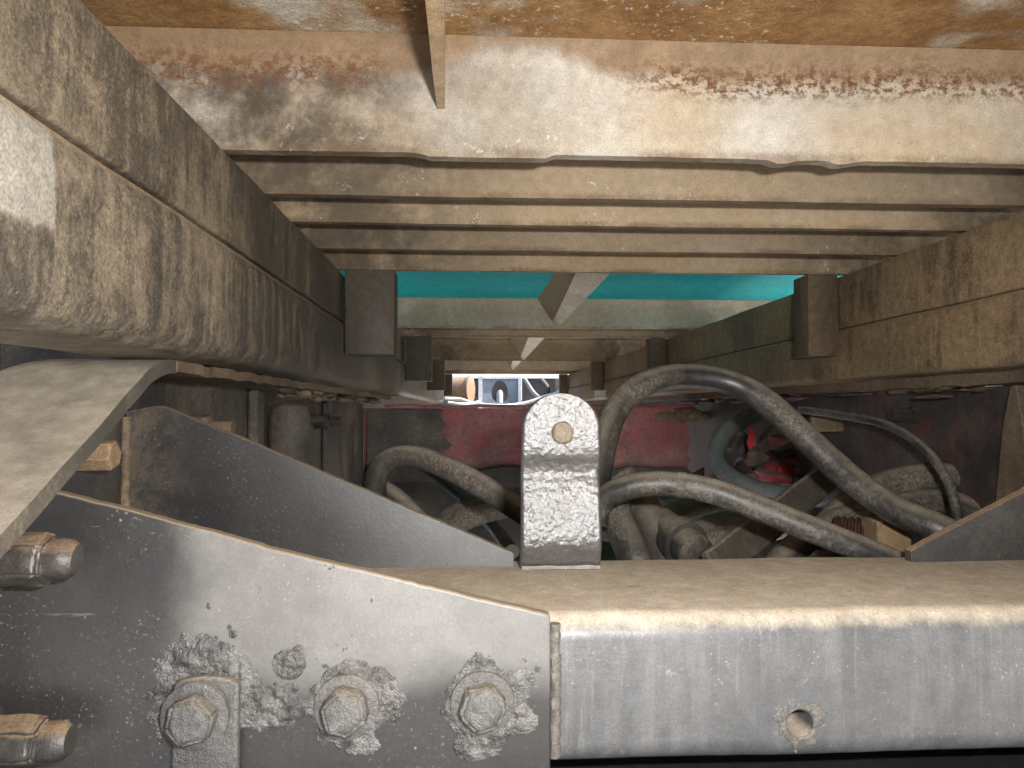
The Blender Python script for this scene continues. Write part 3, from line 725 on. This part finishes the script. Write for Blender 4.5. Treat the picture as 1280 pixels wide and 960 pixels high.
plate('dark_cover', [(-.30,-.44),(.66,-.44)]+[(.66-.96*k/30, -.165+.02*fbm((k*.2, 1, 4), 2, 3)) for k in range(31)], 'XZ', RY-.012, RY-.003, M_DARK, rc)  # added dark cover over the deepened lower part of the red web
# dark patch plate where the member meets the sloping rail
plate('corner_plate', [(-.2895,-.2)]+[(-.055+.05*fbm((k*.13, 5, 2), 3, 3)-.03*k/18, -.2+.2*k/18) for k in range(19)]+[(-.29,.0)], 'XZ', RY-.022, RY-.013, M_WEB, rc)

# ------------------------------------------------------------------ axle under the frame
ax = empty('axle', (.19, 1.35, GZ), 'oily dark axle casing below the hoses', 'axle')
frombm('beam', tube_bm([(-.95, 1.35, -.42), (.2, 1.35, -.42), (1.3, 1.35, -.42)], .075, 20, .002), M_DARK, ax)
frombm('differential', lump_bm((.2, 1.38, -.40), (.20, .20, .16), .06, 8, 4), M_DARK, ax)
tag(box('shade_plate', -.285, .67, .40, .98, -.272, -.2645, M_SHADE, None, .002), 'dark plate added to cover bright ground below the frame', 'plate')  # added plate, keeps bright ground out of the dark underside

# ------------------------------------------------------------------ hoses
def hose(pts, r, mat, label, name='hose', amp=.0004, cat='hose', parent=None, seg=18):
    o = frombm(name, tube_bm([at(*p) for p in pts], r, seg, amp), mat, parent, 60)
    return tag(o, label, cat)
PA = [(742,660,.80),(746,600,.82),(757,545,.85),(773,508,.88),(806,480,.9),(853,470,.92),(908,477,.92),(955,500,.9),(1003,543,.87),(1053,590,.84),(1112,633,.8),(1172,660,.76),(1235,690,.74)]
hA = hose(PA, .0158, M_RUBBER,
     'large black rubber hose arching highest, from behind the strap to the far gusset')
PB = [(728,672,.79),(752,628,.78),(785,609,.77),(835,605,.76),(890,614,.75),(950,636,.735),(1010,660,.72),(1070,684,.71),(1130,708,.70)]
hB = hose(PB, .0132, M_RUBBER,
     'shiny black hose arching low from the strap along the cross member')
def band(h, pts, r, t0, t1, mat, name='band'):
    c_ = crom([at(*p) for p in pts], 10); i0, i1 = int(t0*(len(c_)-1)), int(t1*(len(c_)-1))
    seg_ = c_[i0:max(i1, i0+2)+1]
    frombm(name, tube_bm([seg_[0], seg_[len(seg_)//2], seg_[-1]], r, 18, .0003), mat, h, 60)
band(hB, PB, .0137, .40, .425, M_RUBBER2, 'worn_sleeve'); band(hA, PA, .0164, .73, .755, M_RUBBER, 'worn_sleeve'); band(hA, PA, .0185, .95, .985, M_BOLT2, 'hose_clamp')
hose([(476,668,.96),(470,625,.955),(470,598,.95),(480,579,.95),(504,570,.945),(540,577,.93),(585,598,.9),(625,622,.88),(668,650,.85),(725,690,.8)], .0142, M_RUBBER2,
     'dusty hose curling over in front of the red cross member')
hose([(436,650,1.02),(452,622,1.0),(475,614,.98),(500,630,.96),(530,662,.94)], .0150, M_RUBBER2, 'short dusty hose bend just behind the long gusset plate')
hose([(500,720,1.25),(545,668,1.22),(590,640,1.2),(650,628,1.2),(700,640,1.15)], .024, M_RUBBER2, 'thick dusty pipe low under the curling hose')
hose([(500,560,1.75),(560,605,1.5),(610,650,1.3),(640,690,1.15)], .012, M_RUBBER, 'thin dark hose crossing the dim space before the red cross member')
hose([(760,612,.93),(772,648,.91),(790,690,.88),(812,750,.86)], .0200, M_RUBBER, 'steep black hose stub dropping beside the strap')
hose([(770,600,1.02),(800,640,1.0),(826,690,.96),(840,740,.94)], .030, M_RUBBER2, 'fat dusty hose dropping beside the steep black stub')
hose([(780,690,1.25),(840,650,1.22),(900,632,1.25),(960,640,1.3)], .026, M_RUBBER2, 'dusty pipe bowed under the low shiny hose')
hose([(800,730,1.12),(860,680,1.1),(915,660,1.15),(990,650,1.2)], .028, M_RUBBER2, 'lower dusty pipe lying under the bowed pipe')
hose([(820,640,1.4),(880,625,1.5),(940,640,1.5)], .03, M_RUBBER, 'dark pipe deep behind the low shiny hose')
hose([(640,716,1.62),(900,700,1.55),(1100,690,1.45),(1300,690,1.35)], .034, M_DARK, 'added dark pipe blocking bright ground low behind the hoses', 'blocking_pipe', cat='pipe')  # added to close a slit of sunlit ground
# capped pipe end pointing at the viewer
pe = at(868, 690, .90)
o = tag(frombm('pipe_union', roughen(lathe_bm(pe+Vector((-.02,.09,.02)), (.2,-.9,-.2), [(0,.024),(.05,.024),(.051,.030),(.075,.030),(.076,.024),(.10,.0235),(.104,.018)], 22), .0008, 70), M_RUBBER2),
    'dusty capped pipe union under the low shiny hose', 'pipe fitting')
# flat strut
g0, g1 = at(1042, 590, 1.12), at(890, 712, .86)
dv = (g1-g0).normalized(); sd_ = dv.cross(Vector((0,-1,.3))).normalized(); nn_ = sd_.cross(dv).normalized()
bm = bmesh.new(); rr = []
for t in lin(0, 1, 30):
    c_ = g0.lerp(g1, t); rr.append([bm.verts.new(c_+sd_*a+nn_*b+noise.noise_vector((c_+sd_*a)*30)*.0012) for a, b in ((-.021,-.006),(.021,-.006),(.021,.006),(-.021,.006))])
for a, b in zip(rr, rr[1:]):
    for k in range(4): bm.faces.new((a[k], a[(k+1)%4], b[(k+1)%4], b[k]))
bm.faces.new(rr[0]); bm.faces.new(rr[-1])
tag(bevel(frombm('strut', bm, M_RUBBER2), .004), 'flat dusty strut running down between the two black hoses', 'strut')
hose([(1000,512,1.2),(1050,519,1.12),(1105,530,1.02),(1150,556,.95),(1182,596,.9),(1196,640,.88),(1198,680,.86)], .0062, M_RUBBER, 'thin black hose arching down beside the torn opening')
hose([(1010,690,.98),(1050,640,1.02),(1100,607,1.05),(1165,595,1.04),(1225,605,1.0),(1300,650,.95)], .0190, M_RUBBER2, 'dusty grey hose arching behind the far gusset')
hose([(1020,720,.95),(1080,655,.98),(1130,630,1.0),(1190,628,1.0),(1250,655,.95)], .0165, M_RUBBER2, 'dusty hose lying just under the arching grey hose')
hose([(960,720,.9),(1000,680,.95),(1050,650,1.0),(1100,645,1.0)], .018, M_RUBBER2, 'short dusty hose curving beside the maroon bellows')
hose([(1016,513,1.7),(950,517,1.66),(908,540,1.62),(896,575,1.58),(925,603,1.5),(985,620,1.42),(1060,622,1.3)], .0185, M_GREYHOSE, 'pale grey hose looping round the torn red parts')
hose([(945,585,1.6),(960,603,1.55),(990,612,1.5),(1030,612,1.45)], .012, M_GREYHOSE, 'thin grey hose lying inside the pale grey loop')
# maroon bellows
bm = bmesh.new(); p0, p1 = at(1045, 668, .93), at(1098, 672, .90)
tube_bm([p0, p0.lerp(p1, .5), p1], lambda t: .022+.0022*math.sin(t*38), 22, 0, None, bm, 30)
tag(frombm('bellows', bm, M_MAROON, None, 60), 'ribbed maroon rubber bellows beside the tan block', 'bellows')
bk = at(1118, 668, .86)
tag(box('mounting_block', bk.x-.020, bk.x+.022, .86, .90, bk.z-.04, bk.z+.016, M_TAN, None, .003), 'tan dusted mounting block between bellows and far gusset', 'block')

# ------------------------------------------------------------------ torn red parts behind the opening
rv = empty('valve_block', tuple(at(985, 580, 1.62)), 'torn bright red valve block inside the grey hose loop', 'valve')
frombm('body', lump_bm(at(985, 585, 1.62), (.055, .04, .05), .5, 16, 4), M_REDB, rv)
frombm('housing', lump_bm(at(1020, 555, 1.55), (.03, .05, .04), .4, 18, 4), M_RED, rv)
frombm('coupling', lathe_bm(at(1008, 607, 1.52), (-.3,-1,0), [(0,.03),(.03,.03),(.031,.022),(.05,.022)], 14), M_DARK, rv)
frombm('torn_lug', lump_bm(at(948, 572, 1.58), (.03, .03, .022), .6, 26, 4), M_FLANGE, rv)
frombm('torn_lug', lump_bm(at(918, 556, 1.64), (.03, .03, .035), .6, 22, 4), M_WEBR, rv)
frombm('bracket', lump_bm(at(960, 598, 1.56), (.055, .02, .018), .5, 20, 4), M_RED, rv)
def shard(pts, y, mat, parent, name='torn_sheet'):
    P = [at(u, v, y+d) for u, v, d in pts]
    bm = bmesh.new(); vs_ = [bm.verts.new(p) for p in P]; bm.faces.new(vs_); 
    g = bmesh.ops.extrude_face_region(bm, geom=bm.faces[:]); bmesh.ops.translate(bm, verts=[q for q in g['geom'] if isinstance(q, bmesh.types.BMVert)], vec=(0,.004,0))
    return frombm(name, bm, mat, parent, 20)
shard([(938,528,0),(944,545,.01),(946,556,0),(936,562,.02),(934,552,.0),(936,545,0)], 1.45, M_REDB, rv)
shard([(942,588,0),(985,600,.0),(1010,612,.0),(1000,618,.02),(960,606,.03)], 1.5, M_REDB, rv)
shard([(960,545,0),(985,540,.01),(990,552,0),(965,562,.02)], 1.5, M_RED, rv)
shard([(1020,566,0),(1040,580,-.02),(1030,604,0),(1015,590,.02)], 1.42, M_RED, rv)
random.seed(3)
for k in range(14):
    u0, v0 = random.uniform(905, 1035), random.uniform(520, 610); a0 = random.uniform(0, 6.28); L = random.uniform(10, 24); W = random.uniform(4, 10)
    ca, sa_ = math.cos(a0), math.sin(a0)
    shard([(u0+ca*p_-sa_*q_, v0+(sa_*p_+ca*q_)*.7, random.uniform(0, .05)) for p_, q_ in ((-L,-W*.4),(L*.3,-W),(L,0),(L*.4,W*.8),(-L*.6,W))], random.uniform(1.5, 1.66), random.choice((M_RED, M_REDB, M_WEBR, M_DARK, M_FLANGE)), rv)
box('backing_plate', .70, .71, 1.3, 2.1, -.24, .03, M_WEBR, rv, .002)
lb = at(1040, 528, 1.25)
tag(box('light_clip', lb.x-.035, lb.x+.022, 1.25, 1.262, lb.z-.016, lb.z+.012, M_FLANGE, None, .003), 'pale dusted clip behind the large hose by the chassis web', 'clip')

# ------------------------------------------------------------------ far end: bulkhead, hitch box, drum, white cable
bh = empty('bulkhead', (.2, 5.35, GZ), 'dark bulkhead beyond the last cross beam under the sky gap', 'bulkhead')
box('panel', -.9, 1.4, 5.35, 5.40, -.4, .222, M_DARK, bh, .004)
box('top_edge', -.9, 1.4, 5.33, 5.41, .2225, .232, M_PALE, bh, .003)
hb_ = empty('hitch_box', tuple(at(625, 500, 5.0)), 'blue grey steel hitch box with an oval hole at the far end', 'hitch')
a, b = at(600, 505, 5.0), at(650, 474, 5.0); oc = at(625, 493, 5.0)
ov = [(oc.x+.056*math.cos(2*math.pi*k/24), oc.z+.095*math.sin(2*math.pi*k/24)*(1 if math.sin(2*math.pi*k/24) > 0 else .6)) for k in range(24)][::-1]
plate('face_plate', [(a.x,a.z-.1),(b.x,a.z-.1),(b.x,b.z),(a.x,b.z)], 'XZ', 5.0, 5.012, M_STEELBOX, hb_, [ov], bev=0)
box('frame_bar', a.x-.012, a.x+.014, 4.985, 4.999, a.z-.1, b.z, M_PALE, hb_)
box('frame_bar', b.x-.014, b.x+.012, 4.985, 4.999, a.z-.1, b.z, M_PALE, hb_)
box('frame_bar', a.x-.012, b.x+.012, 4.985, 4.999, b.z+.001, b.z+.02, M_PALE, hb_)
box('back_plate', a.x, b.x, 5.10, 5.11, a.z-.1, b.z, M_DARK, hb_)
frombm('pin', lathe_bm((oc.x, 5.06, oc.z-.12), (0,0,1), [(0,.022),(.13,.022),(.15,.012)], 14), M_PALE, hb_)
dc_ = at(572, 487, 4.9)
tag(frombm('drum', lathe_bm((dc_.x-.05, 4.9, dc_.z), (.95,-.3,0), [(0,.085),(.13,.085),(.131,.092),(.145,.092),(.146,.085)], 26), M_BROWN), 'small brown drum beside the hitch box', 'drum')
hose([(556,498,4.7),(575,499,4.7),(592,504,4.65),(625,507,4.6),(655,504,4.6),(680,496,4.6),(699,489,4.6),(703,470,4.6)], .010, M_WHITE, 'white cable sagging in front of the hitch box', 'cable', cat='cable')
hose([(560,503,4.5),(580,505,4.5),(600,502,4.6)], .008, M_WHITE, 'short white cable end beside the brown drum', 'cable', cat='cable')
hose([(655,473,4.9),(668,492,4.9),(682,500,4.85),(695,492,4.9)], .014, M_GREYHOSE, 'grey hose hanging beside the hitch box', 'hose')
hose([(676,475,5.0),(684,486,4.95),(680,498,4.95)], .02, M_DARK, 'dark hose tangled behind the hanging grey hose', 'hose')
for u, nm in ((548, 'square pale spacer block beside the last leg plates, by the drum'), (750, 'pale spacer block beside the leg plates, by the large hose')):
    p = at(u, 494, 3.0); tag(box('spacer_block', p.x-.02, p.x+.02, 2.98, 3.02, .046 if u > 600 else .0365, p.z+.02, M_PALE, None, .002), nm, 'spacer')

# ------------------------------------------------------------------ outside the sloping rail
mg = empty('mudguard_bracket', (-.62, .95, GZ), 'black mudguard bracket outside the sloping chassis end', 'bracket')
box('panel', -.66, -.43, .98, .99, -.35, .16, M_WEB, mg, .004)
frombm('post', tube_bm([(-.572, .90, -.5), (-.572, .90, 0), (-.572, .90, .2)], .018, 14, .0006), M_BLACK, mg)
